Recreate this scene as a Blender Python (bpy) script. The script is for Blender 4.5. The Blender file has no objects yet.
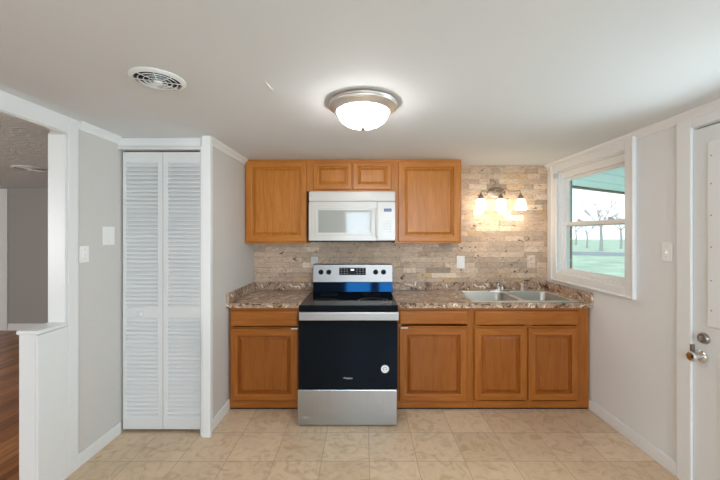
import bpy, bmesh, math, random
from mathutils import Vector, Matrix
random.seed(7)
S = bpy.context.scene
C = S.collection
PI = math.pi

# ------------------------------------------------------------ camera, world, light, exposure
cam = bpy.data.objects.new('camera', bpy.data.cameras.new('camera'))
C.objects.link(cam)
cam.location = (0, 0, 1.45)
cam.rotation_euler = (PI/2, 0, 0)
cam.data.lens = 16.5
cam.data.sensor_width = 36
cam.data.shift_x = -3/720
cam.data.shift_y = -6/720
cam.data.clip_start = 0.02
S.camera = cam

S.view_settings.view_transform = 'Standard'
S.view_settings.look = 'None'
S.view_settings.gamma = 1
S.view_settings.use_curve_mapping = False
S.view_settings.exposure = 0.84
S.cycles.use_denoising = True
S.cycles.max_bounces = 12
S.cycles.diffuse_bounces = 8
S.cycles.transparent_max_bounces = 12
S.cycles.sample_clamp_indirect = 6
S.cycles.caustics_reflective = False
S.cycles.caustics_refractive = False

w = bpy.data.worlds.new('overcast_sky')
S.world = w
w.use_nodes = True
wn = w.node_tree
bg = wn.nodes['Background']
bg.inputs['Strength'].default_value = 1.2
tc = wn.nodes.new('ShaderNodeTexCoord')
nz = wn.nodes.new('ShaderNodeTexNoise'); nz.inputs['Scale'].default_value = 3.0
rp = wn.nodes.new('ShaderNodeValToRGB')
rp.color_ramp.elements[0].position = .35; rp.color_ramp.elements[0].color = (.62, .76, .92, 1)
rp.color_ramp.elements[1].position = .6; rp.color_ramp.elements[1].color = (.86, .93, 1, 1)
wn.links.new(tc.outputs['Generated'], nz.inputs['Vector'])
wn.links.new(nz.outputs['Fac'], rp.inputs['Fac'])
wn.links.new(rp.outputs['Color'], bg.inputs['Color'])

def area(name, loc, rot, sx, sy, power, col):
    l = bpy.data.lights.new(name, 'AREA'); l.shape = 'RECTANGLE'
    l.size = sx; l.size_y = sy; l.energy = power; l.color = col
    o = bpy.data.objects.new(name, l); C.objects.link(o)
    o.location = loc; o.rotation_euler = rot
    return o
# daylight standing in the two windows of the rear wall, pointing into the kitchen (+Y)
area('daylight_rear_window', (-.12, -2.42, 1.61), (PI/2-.15, 0, 0), .62, .80, 17, (.70, .85, 1))
area('daylight_rear_window', (.97, -2.42, 1.61), (PI/2-.15, 0, 0), 1.1, .80, 31, (.74, .87, 1))
# daylight through the half-glazed back door and the kitchen window (-X)
area('daylight_back_door', (2.12, 1.37, 1.45), (0, PI/2-.2, 0), .9, .6, 12, (.86, .93, 1))
# added fill that brightens the other room, set in an unseen wall opening
area('fill_other_room', (-4.6, -.46, 1.4), (PI/2-.3, 0, .15), 1.1, 1.0, 46, (1, .98, .93))

# ------------------------------------------------------------ materials
MATS = {}
def mat(name, col, rough=.5, metal=0, spec=.5, emit=None, es=0):
    m = bpy.data.materials.new(name); m.use_nodes = True
    b = m.node_tree.nodes['Principled BSDF']
    b.inputs['Base Color'].default_value = (*col, 1)
    b.inputs['Roughness'].default_value = rough
    b.inputs['Metallic'].default_value = metal
    b.inputs['Specular IOR Level'].default_value = spec
    if emit:
        b.inputs['Emission Color'].default_value = (*emit, 1)
        b.inputs['Emission Strength'].default_value = es
    MATS[name] = m
    return m
def nd(m, t, **kw):
    n = m.node_tree.nodes.new(t)
    for k, v in kw.items():
        if k in n.inputs: n.inputs[k].default_value = v
        else: setattr(n, k, v)
    return n
def lk(m, a, b): m.node_tree.links.new(a, b)
def coords(m, scale=(1, 1, 1), loc=(0, 0, 0), rot=(0, 0, 0)):
    t = nd(m, 'ShaderNodeTexCoord'); p = nd(m, 'ShaderNodeMapping')
    p.inputs['Scale'].default_value = scale; p.inputs['Location'].default_value = loc
    p.inputs['Rotation'].default_value = rot
    lk(m, t.outputs['Object'], p.inputs['Vector'])
    return p.outputs['Vector']
def ramp(m, fac, stops):
    r = nd(m, 'ShaderNodeValToRGB'); e = r.color_ramp.elements
    while len(e) < len(stops): e.new(.5)
    for i, (p, c) in enumerate(stops):
        e[i].position = p; e[i].color = (*c, 1)
    lk(m, fac, r.inputs['Fac'])
    return r.outputs['Color']
def mix(m, fac, a, b, mode='MIX'):
    x = nd(m, 'ShaderNodeMix'); x.data_type = 'RGBA'; x.blend_type = mode
    if isinstance(fac, float): x.inputs[0].default_value = fac
    else: lk(m, fac, x.inputs[0])
    for s, v in ((6, a), (7, b)):
        if isinstance(v, tuple): x.inputs[s].default_value = (*v, 1)
        else: lk(m, v, x.inputs[s])
    return x.outputs[2]
def noise(m, vec, scale, detail=4, rough=.5, dist=0):
    n = nd(m, 'ShaderNodeTexNoise'); n.inputs['Scale'].default_value = scale
    n.inputs['Detail'].default_value = detail; n.inputs['Roughness'].default_value = rough
    n.inputs['Distortion'].default_value = dist
    lk(m, vec, n.inputs['Vector']); return n.outputs['Fac']
def bump(m, h, strength=.2, dist=.005):
    b = nd(m, 'ShaderNodeBump'); b.inputs['Strength'].default_value = strength
    b.inputs['Distance'].default_value = dist
    lk(m, h, b.inputs['Height'])
    lk(m, b.outputs['Normal'], m.node_tree.nodes['Principled BSDF'].inputs['Normal'])
def base(m, c): lk(m, c, m.node_tree.nodes['Principled BSDF'].inputs['Base Color'])

white = mat('white_trim_paint', (.80, .81, .805), .35)
white_door = mat('white_door_paint', (.77, .78, .775), .4)
wallp = mat('greige_wall_paint', (.64, .62, .59), .7)
v = coords(wallp); bump(wallp, noise(wallp, v, 90, 3), .05, .002)
wallr = mat('greige_panel_paint', (.76, .77, .77), .6)
t = nd(wallr, 'ShaderNodeTexCoord'); sp = nd(wallr, 'ShaderNodeSeparateXYZ'); lk(wallr, t.outputs['Object'], sp.inputs[0])
a1 = nd(wallr, 'ShaderNodeMath', operation='DIVIDE'); lk(wallr, sp.outputs['Y'], a1.inputs[0]); a1.inputs[1].default_value = .102
a2 = nd(wallr, 'ShaderNodeMath', operation='FRACT'); lk(wallr, a1.outputs[0], a2.inputs[0])
a3 = nd(wallr, 'ShaderNodeMath', operation='GREATER_THAN'); lk(wallr, a2.outputs[0], a3.inputs[0]); a3.inputs[1].default_value = .05
bump(wallr, a3.outputs[0], .35, .001)
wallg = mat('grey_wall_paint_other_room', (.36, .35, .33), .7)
ceil = mat('white_ceiling_paint', (.72, .745, .765), .8)
ceil2 = mat('swirled_plaster_ceiling', (.76, .84, .87), .8)
v = coords(ceil2, (1, 2.5, 1)); bump(ceil2, noise(ceil2, v, 5, 6, .6, 2.5), .9, .02)

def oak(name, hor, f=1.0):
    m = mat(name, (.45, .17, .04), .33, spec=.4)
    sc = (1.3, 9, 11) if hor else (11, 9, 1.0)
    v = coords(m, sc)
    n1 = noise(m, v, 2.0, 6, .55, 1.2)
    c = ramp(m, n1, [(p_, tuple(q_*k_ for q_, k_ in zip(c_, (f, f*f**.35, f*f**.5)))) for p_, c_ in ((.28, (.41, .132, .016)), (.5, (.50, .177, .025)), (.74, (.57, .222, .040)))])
    sc2 = (5, 90, 170) if hor else (170, 90, 5)
    n2 = noise(m, coords(m, sc2), 1.0, 3, .6)
    c2 = ramp(m, n2, [(.34, (.72, .64, .55)), (.48, (1, 1, 1))])
    base(m, mix(m, .6, c, c2, 'MULTIPLY'))
    bump(m, n2, .08, .001)
    return m
oak_v = oak('honey_oak_vertical_grain', False, 1.06)
oak_h = oak('honey_oak_horizontal_grain', True, 1.06)
base_v = oak('darker_oak_vertical_grain', False, .72)  # darker copies of the honey oak, used on the base cabinets
base_h = oak('darker_oak_horizontal_grain', True, .73)
base_p = oak('darker_oak_panel_veneer', False, .61)
oak_in = mat('oak_side_panel', (.36, .13, .03), .5)
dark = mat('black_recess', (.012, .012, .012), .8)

# granite-look laminate
gran = mat('brown_granite_laminate', (.3, .22, .16), .28, spec=.5)
v = coords(gran)
n = noise(gran, v, 13, 9, .74, 1.2)
c = ramp(gran, n, [(.34, (.03, .02, .016)), (.43, (.13, .075, .05)), (.49, (.60, .39, .25)), (.54, (.30, .22, .17)), (.60, (.95, .82, .66))])
n2 = noise(gran, v, 70, 4, .7)
c2 = ramp(gran, n2, [(.36, (.10, .08, .07)), (.46, (1, 1, 1)), (.60, (1, 1, 1)), (.72, (1.5, 1.45, 1.4))])
base(gran, mix(gran, .8, c, c2, 'MULTIPLY'))

# travertine bricks, colour per brick in an attribute
trav = mat('travertine_brick', (.5, .4, .3), .6)
at = nd(trav, 'ShaderNodeAttribute', attribute_name='stone')
v = coords(trav, (1, 1, 2.2))
n = noise(trav, v, 22, 7, .65, 1.5)
c = ramp(trav, n, [(.25, (.40, .30, .22)), (.37, (.80, .74, .67)), (.52, (1, .98, .95)), (.68, (1.2, 1.17, 1.1))])
col = mix(trav, 1.0, at.outputs['Color'], c, 'MULTIPLY')
n3 = noise(trav, coords(trav, (1, 1, 1.6), (3, 1, 5)), 15, 4, .5, .8)
pit = ramp(trav, n3, [(.655, (0, 0, 0)), (.69, (1, 1, 1))])
col = mix(trav, pit, col, (.13, .075, .045))
base(trav, col); bump(trav, n, .5, .006)
grout = mat('tan_grout', (.36, .28, .21), .9)

# floor tile
ft = mat('beige_stone_floor_tile', (.6, .5, .4), .35)
def tilebrick(m, bw, rh, mortar, loc, offset=0, rot=(0, 0, 0)):
    b = nd(m, 'ShaderNodeTexBrick'); b.offset = offset; b.squash = 1
    b.inputs['Scale'].default_value = 1; b.inputs['Brick Width'].default_value = bw
    b.inputs['Row Height'].default_value = rh; b.inputs['Mortar Size'].default_value = mortar
    b.inputs['Mortar Smooth'].default_value = .1; b.inputs['Bias'].default_value = 0
    b.inputs['Color1'].default_value = (0, 0, 0, 1); b.inputs['Color2'].default_value = (1, 1, 1, 1)
    b.inputs['Mortar'].default_value = (.5, .5, .5, 1)
    lk(m, coords(m, (1, 1, 1), loc, rot), b.inputs['Vector'])
    return b
b = tilebrick(ft, .305, .305, .0028, (-.04 + .305*40, -2.41 + .305*40, 0))
tone = ramp(ft, b.outputs['Color'], [(0, (.615, .455, .30)), (1, (.71, .545, .375))])
v = coords(ft, (1, 1, 1), (0, 0, 0), (0, 0, .6))
n = noise(ft, v, 9, 7, .62, 2.0)
mot = ramp(ft, n, [(.33, (.80, .74, .66)), (.5, (1, 1, 1)), (.66, (1.08, 1.07, 1.06))])
c = mix(ft, 1.0, tone, mot, 'MULTIPLY')
c = mix(ft, b.outputs['Fac'], c, (.45, .34, .24))
base(ft, c)
inv = nd(ft, 'ShaderNodeMath', operation='SUBTRACT'); inv.inputs[0].default_value = 1; lk(ft, b.outputs['Fac'], inv.inputs[1])
bump(ft, inv.outputs[0], .4, .002)

# strip wood floor
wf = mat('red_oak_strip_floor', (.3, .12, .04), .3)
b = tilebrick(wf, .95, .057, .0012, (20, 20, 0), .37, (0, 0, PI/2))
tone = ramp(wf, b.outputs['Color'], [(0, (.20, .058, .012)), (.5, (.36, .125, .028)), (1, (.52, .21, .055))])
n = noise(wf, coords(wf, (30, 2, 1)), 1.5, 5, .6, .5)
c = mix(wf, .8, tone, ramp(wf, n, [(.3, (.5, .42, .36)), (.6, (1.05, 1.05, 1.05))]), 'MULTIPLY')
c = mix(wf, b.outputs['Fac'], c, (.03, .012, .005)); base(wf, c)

steel = mat('brushed_stainless', (.45, .465, .48), .28, 1)
v = coords(steel, (60, 60, .6)); n = noise(steel, v, 1, 3)
v2 = coords(steel, (9, 9, .8)); n2 = noise(steel, v2, 1, 2)
ad = nd(steel, 'ShaderNodeMath', operation='MULTIPLY_ADD'); lk(steel, n2, ad.inputs[0]); ad.inputs[1].default_value = 3; lk(steel, n, ad.inputs[2])
bump(steel, ad.outputs[0], .12, .006)
rim_st = mat('stainless_rim_sheen', (.80, .79, .77), .35, 1)  # lighter copy of the sink steel, bright reflection put into its colour
steel_h = mat('satin_stainless_sink', (.47, .445, .415), .36, 1)
handle_st = mat('satin_stainless_handle', (.46, .465, .47), .36, 1)
panel_st = mat('satin_stainless_panel', (.33, .32, .305), .42, 1)
chrome = mat('polished_chrome', (.72, .72, .72), .12, 1)
bronze = mat('brown_bronze_metal', (.42, .33, .25), .4, 1)
nickel = mat('brushed_nickel', (.40, .37, .34), .32, 1)
nick_l = mat('light_brushed_nickel', (.72, .69, .66), .42, 1)
blackgl = mat('black_glass', (.006, .007, .009), .04, spec=.13)
blackgl.node_tree.nodes['Principled BSDF'].inputs['Specular Tint'].default_value = (.45, .68, 1, 1)
blue_gl = mat('blue_tinted_black_glass', (.006, .007, .010), .06, spec=.24)
blue_gl.node_tree.nodes['Principled BSDF'].inputs['Specular Tint'].default_value = (.04, .36, 1, 1)
blacken = mat('black_enamel', (.012, .012, .013), .25)
blackpl = mat('black_plastic', (.010, .010, .010), .4, spec=.15)
burnm = mat('grey_print_and_glint_ring', (.22, .22, .21), .15)
appl = mat('white_appliance_plastic', (.68, .655, .61), .22)
appl2 = mat('off_white_plastic', (.54, .535, .52), .35)
mwwin = mat('grey_microwave_window', (.42, .43, .39), .06, spec=.35)
dispm = mat('blue_display', (.01, .01, .06), .2, emit=(.02, .03, .4), es=.02)
digit = mat('lit_digits', (.16, .2, .5), .4, emit=(.3, .36, .9), es=.05)
digitw = mat('white_digits', (.8, .8, .8), .4, emit=(.9, .95, 1), es=.8)
marking = mat('pale_grey_print', (.55, .55, .55), .5)
greym = mat('mid_grey_print', (.40, .40, .42), .5)
stick = mat('white_paper_sticker', (.75, .75, .75), .5)
tanpl = mat('stone_tan_plate', (.62, .47, .34), .5)
v = coords(tanpl); base(tanpl, ramp(tanpl, noise(tanpl, v, 40, 4), [(.35, (.66, .52, .41)), (.6, (.82, .69, .58))]))
domem = mat('lit_frosted_glass', (.9, .9, .88), .3, emit=(1, .965, .93), es=17)
shadem = mat('lit_white_glass', (.9, .88, .85), .3, emit=(1, .86, .68), es=5.5)
grass = mat('lawn_grass', (.2, .4, .12), .9)
v = coords(grass); base(grass, ramp(grass, noise(grass, v, .6, 5), [(.35, (.30, .39, .27)), (.65, (.44, .55, .40))]))
asph = mat('grey_road', (.23, .25, .26), .9)
bark = mat('grey_bark', (.42, .40, .39), .9)
porchm = mat('teal_porch_ceiling_paint', (.70, .86, .88), .6)
beamm = mat('weathered_beam', (.16, .15, .12), .8)
brickm = mat('brown_house_brick', (.3, .2, .14), .9)
b = tilebrick(brickm, .2, .067, .01, (0, 0, 0), .5, (PI/2, 0, PI/2))
base(brickm, mix(brickm, b.outputs['Fac'], ramp(brickm, b.outputs['Color'], [(0, (.24, .15, .09)), (1, (.36, .24, .15))]), (.45, .42, .37)))
glass = bpy.data.materials.new('window_glass'); glass.use_nodes = True
nt = glass.node_tree; nt.nodes.clear()
out = nt.nodes.new('ShaderNodeOutputMaterial'); mx = nt.nodes.new('ShaderNodeMixShader')
tr = nt.nodes.new('ShaderNodeBsdfTransparent'); tr.inputs[0].default_value = (.94, .98, .98, 1)
gl = nt.nodes.new('ShaderNodeBsdfGlossy'); gl.inputs['Roughness'].default_value = .03
fr = nt.nodes.new('ShaderNodeLayerWeight'); fr.inputs[0].default_value = .5
pw = nt.nodes.new('ShaderNodeMath'); pw.operation = 'POWER'; pw.inputs[1].default_value = 4
sc_ = nt.nodes.new('ShaderNodeMath'); sc_.operation = 'MULTIPLY_ADD'; sc_.inputs[1].default_value = .9; sc_.inputs[2].default_value = .03
nt.links.new(fr.outputs['Facing'], pw.inputs[0]); nt.links.new(pw.outputs[0], sc_.inputs[0])
nt.links.new(sc_.outputs[0], mx.inputs[0]); nt.links.new(tr.outputs[0], mx.inputs[1])
nt.links.new(gl.outputs[0], mx.inputs[2]); nt.links.new(mx.outputs[0], out.inputs[0])

plate_w = mat('bright_white_plate', (.88, .88, .86), .3)
# ------------------------------------------------------------ mesh helpers
def NB(): return bmesh.new()
def box(bm, x0, x1, y0, y1, z0, z1, mi=0):
    x0, x1 = sorted((x0, x1)); y0, y1 = sorted((y0, y1)); z0, z1 = sorted((z0, z1))
    vs = [bm.verts.new((x, y, z)) for x in (x0, x1) for y in (y0, y1) for z in (z0, z1)]
    fs = [(0, 1, 3, 2), (4, 6, 7, 5), (0, 4, 5, 1), (2, 3, 7, 6), (0, 2, 6, 4), (1, 5, 7, 3)]
    r = []
    for f in fs:
        q = bm.faces.new([vs[i] for i in f]); q.material_index = mi; r.append(q)
    return r
def loops(bm, ls, cap0=True, cap1=True, mi=0):
    rs = [[bm.verts.new(p) for p in l] for l in ls]
    n = len(rs[0])
    for a, b2 in zip(rs, rs[1:]):
        for i in range(n):
            j = (i+1) % n
            f = bm.faces.new((a[i], a[j], b2[j], b2[i])); f.material_index = mi
    if cap0: bm.faces.new(list(reversed(rs[0]))).material_index = mi
    if cap1: bm.faces.new(rs[-1]).material_index = mi
def lathe(bm, prof, c, axis='Z', n=32, cap0=True, cap1=True, sx=1, sy=1):
    """prof: (radius, height along axis)"""
    ls = []
    for r, h in prof:
        l = []
        for i in range(n):
            a = 2*PI*i/n
            u, v_ = r*math.cos(a)*sx, r*math.sin(a)*sy
            if axis == 'Z': p = (c[0]+u, c[1]+v_, c[2]+h)
            elif axis == 'Y': p = (c[0]+u, c[1]+h, c[2]+v_)
            else: p = (c[0]+h, c[1]+u, c[2]+v_)
            l.append(p)
        ls.append(l)
    loops(bm, ls, cap0, cap1)
def tube(bm, pts, r, n=10):
    pts = [Vector(p) for p in pts]
    rs = r if isinstance(r, (list, tuple)) else [r]*len(pts)
    ls = []; up = Vector((0, 0, 1)); prev = None
    for i, p in enumerate(pts):
        d = (pts[min(i+1, len(pts)-1)] - pts[max(i-1, 0)]).normalized()
        if prev is None:
            ref = up if abs(d.z) < .9 else Vector((1, 0, 0))
            u = d.cross(ref).normalized()
        else:
            u = (prev - d*prev.dot(d)).normalized()
        prev = u; v_ = d.cross(u)
        ls.append([p + u*(rs[i]*math.cos(2*PI*k/n)) + v_*(rs[i]*math.sin(2*PI*k/n)) for k in range(n)])
    loops(bm, ls)
def spline(pts, k=6):
    out = []
    P = [Vector(p) for p in pts]; P = [2*P[0]-P[1]] + P + [2*P[-1]-P[-2]]
    for i in range(1, len(P)-2):
        for j in range(k):
            t_ = j/k
            out.append(.5*((2*P[i]) + (P[i+1]-P[i-1])*t_ + (2*P[i-1]-5*P[i]+4*P[i+1]-P[i+2])*t_**2 + (3*P[i]-P[i-1]-3*P[i+1]+P[i+2])*t_**3))
    out.append(P[-2]); return out
def rrect(x0, x1, y0, y1, r, z, k=6):
    l = []
    for cx, cy, a0 in ((x1-r, y1-r, 0), (x0+r, y1-r, 90), (x0+r, y0+r, 180), (x1-r, y0+r, 270)):
        for i in range(k+1):
            a = math.radians(a0 + 90*i/k)
            l.append((cx+r*math.cos(a), cy+r*math.sin(a), z))
    return l
def obj(name, bm, mats, parent=None, bevel=0, smooth=False, seg=2, label=None, norm=True):
    if norm: bmesh.ops.recalc_face_normals(bm, faces=bm.faces[:])
    me = bpy.data.meshes.new(name)
    if parent is not None:
        off = parent['_w'] if '_w' in parent else (0, 0, 0)
        bmesh.ops.translate(bm, verts=bm.verts[:], vec=-Vector(off))
    bm.to_mesh(me); bm.free()
    for m in (mats if isinstance(mats, (list, tuple)) else [mats]): me.materials.append(m)
    o = bpy.data.objects.new(name, me); C.objects.link(o)
    if parent is not None:
        o.parent = parent; o['_w'] = tuple(off)
    if smooth:
        for p in me.polygons: p.use_smooth = True
        e = o.modifiers.new('split', 'EDGE_SPLIT'); e.split_angle = math.radians(38)
    if bevel:
        b_ = o.modifiers.new('bevel', 'BEVEL'); b_.width = bevel; b_.segments = seg; b_.limit_method = 'ANGLE'
        b_.angle_limit = math.radians(40)
    if label: o['label'] = label
    return o
def thing(name, label, cat, loc, group=None):
    o = bpy.data.objects.new(name, None); C.objects.link(o)
    o.location = loc; o['_w'] = tuple(loc); o['label'] = label; o['category'] = cat
    if group: o['group'] = group
    o.empty_display_size = .1
    return o
def tag(o, label, cat, group=None, kind=None):
    o['label'] = label; o['category'] = cat
    if group: o['group'] = group
    if kind: o['kind'] = kind
    return o
def struct(o, label=None, cat=None):
    o['kind'] = 'structure'
    if label: o['label'] = label
    if cat: o['category'] = cat
    return o
def sempty(name, loc, label=None):
    o = bpy.data.objects.new(name, None); C.objects.link(o); o.location = loc; o['_w'] = tuple(loc)
    return struct(o, label)
def bx(name, dims, m, parent=None, bevel=0, label=None, seg=2):
    bm = NB(); box(bm, *dims); return obj(name, bm, m, parent, bevel, label=label, seg=seg)
def text_mesh(name, s, size, m, parent, loc, rot=(PI/2, 0, 0), ext=.0004):
    cu = bpy.data.curves.new(name, 'FONT'); cu.body = s; cu.size = size; cu.extrude = ext
    cu.align_x = 'CENTER'; cu.align_y = 'CENTER'
    tmp = bpy.data.objects.new('tmp', cu); C.objects.link(tmp)
    dg = bpy.context.evaluated_depsgraph_get()
    me = bpy.data.meshes.new_from_object(tmp.evaluated_get(dg))
    bpy.data.objects.remove(tmp)
    me.materials.clear(); me.materials.append(m); me.name = name
    o = bpy.data.objects.new(name, me); C.objects.link(o)
    o.parent = parent; o.location = Vector(loc) - Vector(parent['_w']); o.rotation_euler = rot
    return o

# ------------------------------------------------------------ room shell
XL, XR, YB, YR, H = -1.772, 1.88, 3.385, -2.4, 2.15
T = .10
struct(bx('floor', (XL-.055, XR+.12, YR-.1, YB+.1, -.06, 0), ft), 'beige square stone-look tile kitchen floor')
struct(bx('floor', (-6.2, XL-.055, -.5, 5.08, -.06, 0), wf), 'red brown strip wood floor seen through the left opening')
struct(bx('ceiling', (XL-.055, XR+.12, YR-.1, YB+.1, H, H+.08), ceil), 'smooth white kitchen ceiling')
struct(bx('ceiling', (-6.2, XL-.055, -.5, 5.08, H, H+.08), ceil2), 'swirl textured grey ceiling of the room through the left opening')
wb = struct(bx('wall_back', (XL-T, XR+.12, YB, YB+.1, 0, H), grout))
# right wall with window and door openings
WY0, WY1, WZ0, WZ1 = 2.35, 3.18, 1.08, 2.05
DY0, DY1, DZ = .93, 1.875, 2.05
bm = NB()
box(bm, XR, XR+.1, YR, DY0, 0, H); box(bm, XR, XR+.1, DY0, DY1, DZ, H)
box(bm, XR, XR+.1, DY1, WY0, 0, H); box(bm, XR, XR+.1, WY0, WY1, 0, WZ0)
box(bm, XR, XR+.1, WY0, WY1, WZ1, H); box(bm, XR, XR+.1, WY1, YB, 0, H)
struct(obj('wall_right', bm, wallr))
bm = NB()
box(bm, XR+.1, XR+.13, YR, DY0, -.5, H); box(bm, XR+.1, XR+.13, DY0, DY1, DZ, H)
box(bm, XR+.1, XR+.13, DY1, WY0+.01, -.5, H); box(bm, XR+.1, XR+.13, WY0, WY1-.03, -.5, WZ0-.0)
box(bm, XR+.1, XR+.13, WY0, WY1, WZ1, H); box(bm, XR+.1, XR+.13, WY1-.012, YB+.1, -.5, H)
struct(obj('wall_exterior', bm, brickm))
# left wall with wide opening
OY0, OY1, OZ = .35, 1.975, 2.055
bm = NB()
box(bm, XL-T, XL, YR, OY0, 0, H); box(bm, XL-.03, XL, OY0, OY1, OZ, H); box(bm, XL-T, XL, OY1, YB, 0, H)
struct(obj('wall_left', bm, wallp))
# rear wall with two windows
RA = (-.45, .21, 1.19, 2.03); RB = (.4, 1.54, 1.19, 2.03)
bm = NB()
box(bm, XL-T, RA[0], YR-.1, YR, 0, H); box(bm, RA[1], RB[0], YR-.1, YR, 0, H); box(bm, RB[1], XR+.1, YR-.1, YR, 0, H)
for r in (RA, RB):
    box(bm, r[0], r[1], YR-.1, YR, 0, r[2]); box(bm, r[0], r[1], YR-.1, YR, r[3], H)
struct(obj('wall_rear', bm, wallp))
for i, r in enumerate((RA, RB)):
    bm = NB()
    box(bm, r[0]-.07, r[0], YR, YR+.018, r[2]-.07, r[3]+.07); box(bm, r[1], r[1]+.07, YR, YR+.018, r[2]-.07, r[3]+.07)
    box(bm, r[0], r[1], YR, YR+.018, r[2]-.07, r[2]); box(bm, r[0], r[1], YR, YR+.018, r[3], r[3]+.07)
    zm = (r[2]+r[3])/2
    box(bm, r[0], r[1], YR-.06, YR-.03, zm-.02, zm+.02)
    struct(obj('window_%d' % (i+2), bm, white))
# walls of the other room
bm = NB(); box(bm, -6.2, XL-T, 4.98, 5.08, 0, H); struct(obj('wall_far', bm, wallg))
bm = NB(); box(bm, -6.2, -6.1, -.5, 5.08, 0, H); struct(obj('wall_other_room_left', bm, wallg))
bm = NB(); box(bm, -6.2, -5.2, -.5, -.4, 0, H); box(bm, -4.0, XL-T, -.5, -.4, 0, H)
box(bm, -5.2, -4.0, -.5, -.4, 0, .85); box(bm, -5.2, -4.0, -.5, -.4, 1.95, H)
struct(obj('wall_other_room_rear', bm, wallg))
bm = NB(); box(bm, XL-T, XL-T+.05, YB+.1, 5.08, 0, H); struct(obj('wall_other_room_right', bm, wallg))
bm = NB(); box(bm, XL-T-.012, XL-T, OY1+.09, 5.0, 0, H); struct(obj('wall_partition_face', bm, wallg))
bm = NB(); box(bm, -5.345, XL-T-.012, 4.966, 4.98, 0, .10); box(bm, -5.345, XL-T-.012, 4.958, 4.98, 0, .02)
struct(obj('baseboard_far', bm, white))
bm = NB()
box(bm, -5.46, -5.35, 4.955, 4.98, 0, 2.13); box(bm, -6.1, -5.46, 4.955, 4.98, 2.05, 2.13)
struct(obj('trim_far_door', bm, white, bevel=.004))
d = struct(bx('door_3', (-6.1, -5.46, 4.962, 4.978, .01, 2.05), white_door))

# casing of the left opening
bm = NB()
box(bm, XL, XL+.012, OY1, OY1+.068, 0, H-.0)                       # far upright
box(bm, XL, XL+.012, OY0-.08, OY1, OZ, H-.0)                      # header board
box(bm, XL, XL+.016, OY0-.08, OY0, 0, OZ)
box(bm, XL-T-.012, XL-T, OY1, OY1+.077, 0, OZ)
box(bm, XL-T-.016, XL-T, OY0-.08, OY0, 0, OZ)
struct(obj('trim_left_opening', bm, white, bevel=.003))
bm = NB()
box(bm, XL-T, XL, OY1-.014, OY1, 0, OZ-.014); box(bm, XL-.03, XL, OY0, OY1, OZ-.004, OZ); box(bm, XL-T, XL, OY0, OY0+.014, 0, OZ-.014)
struct(obj('trim_opening_jamb', bm, white))
# short half wall standing in the opening
hw = sempty('wall_half', (XL-.05, 1.87, 0), 'short white half wall with a wooden cap in the left opening')
bx('wall_panel', (XL-.090, XL-.002, 1.787, OY1-.014, 0, .905), white, hw)
bm = NB(); box(bm, XL-.002, XL+.012, 1.787, OY1-.001, 0, .90); obj('facing_board', bm, white, hw, bevel=.003)
bm = NB(); box(bm, XL-.098, XL+.018, 1.776, OY1-.014, .905, .927); obj('cap', bm, white, hw, bevel=.006)

# closet
CX, CF = -1.115, 2.36
bm = NB(); box(bm, CX-.06, CX, CF+.02, YB, 0, H); struct(obj('wall_closet_side', bm, wallp))
bm = NB(); box(bm, XL, CX-.06, CF+.03, CF+.10, 2.062, H); struct(obj('wall_closet_header', bm, wallp))
bm = NB()
box(bm, CX-.031, CX+.028, CF-.012, CF+.02, 0, H)                    # right upright casing
box(bm, CX-.045, CX-.031, CF-.002, CF+.03, 0, 2.075)
box(bm, CX, CX+.016, CF+.02, CF+.06, 0, H-.04)
box(bm, XL, CX-.031, CF+.022, CF+.035, 2.085, H-.008)
box(bm, XL, CX-.045, CF+.018, CF+.035, 2.066, 2.080)

struct(obj('trim_closet', bm, white, bevel=.003))

# crown and baseboards
def crown(name, pts):
    bm = NB()
    for (x0, y0), (x1, y1), (nx, ny) in pts:
        prof = ((0, 0), (0, -.05), (.008, -.05), (.013, -.03), (.03, -.012), (.034, 0))
        ls = []
        for (x, y) in ((x0, y0), (x1, y1)):
            ls.append([(x+nx*d_, y+ny*d_, H+z) for d_, z in prof])
        loops(bm, ls)
    struct(obj(name, bm, white))
crown('trim_crown_right', [((XR, YR), (XR, YB-.02), (-1, 0))])
crown('trim_crown_left', [((XL, OY1+.068), (XL, CF+.02), (1, 0))])
crown('trim_crown_closet', [((CX, CF+.02), (CX, 3.10), (1, 0))])
def baseb(name, x0, x1, y0, y1, nx=0, ny=0):
    bm = NB(); box(bm, x0, x1, y0, y1, 0, .085)
    struct(obj(name, bm, white, bevel=.005))
baseb('baseboard_right', XR-.014, XR, DY1+.09, 2.735)
baseb('baseboard_left', XL, XL+.014, OY1+.068, CF+.04)
baseb('baseboard_closet', CX, CX+.014, CF+.06, 2.73)
baseb('baseboard_rear', XL, XR, YR, YR+.014)

# exterior door casing
bm = NB()
box(bm, XR-.018, XR, DY1, DY1+.088, 0, DZ+.055); box(bm, XR-.018, XR, DY0-.09, DY0, 0, DZ+.055)
box(bm, XR-.018, XR, DY0, DY1, DZ, DZ+.055)
struct(obj('trim_door_casing', bm, white, bevel=.005))
bm = NB()
box(bm, XR, XR+.13, DY1-.006, DY1+.0, 0, DZ); box(bm, XR, XR+.13, DY0, DY0+.006, 0, DZ); box(bm, XR, XR+.13, DY0, DY1, DZ-.004, DZ)
box(bm, XR+.042, XR+.08, DY1-.03, DY1-.006, 0, DZ); box(bm, XR+.042, XR+.08, DY0, DY1-.03, DZ-.03, DZ-.004)
struct(obj('trim_door_jamb', bm, white))

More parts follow.
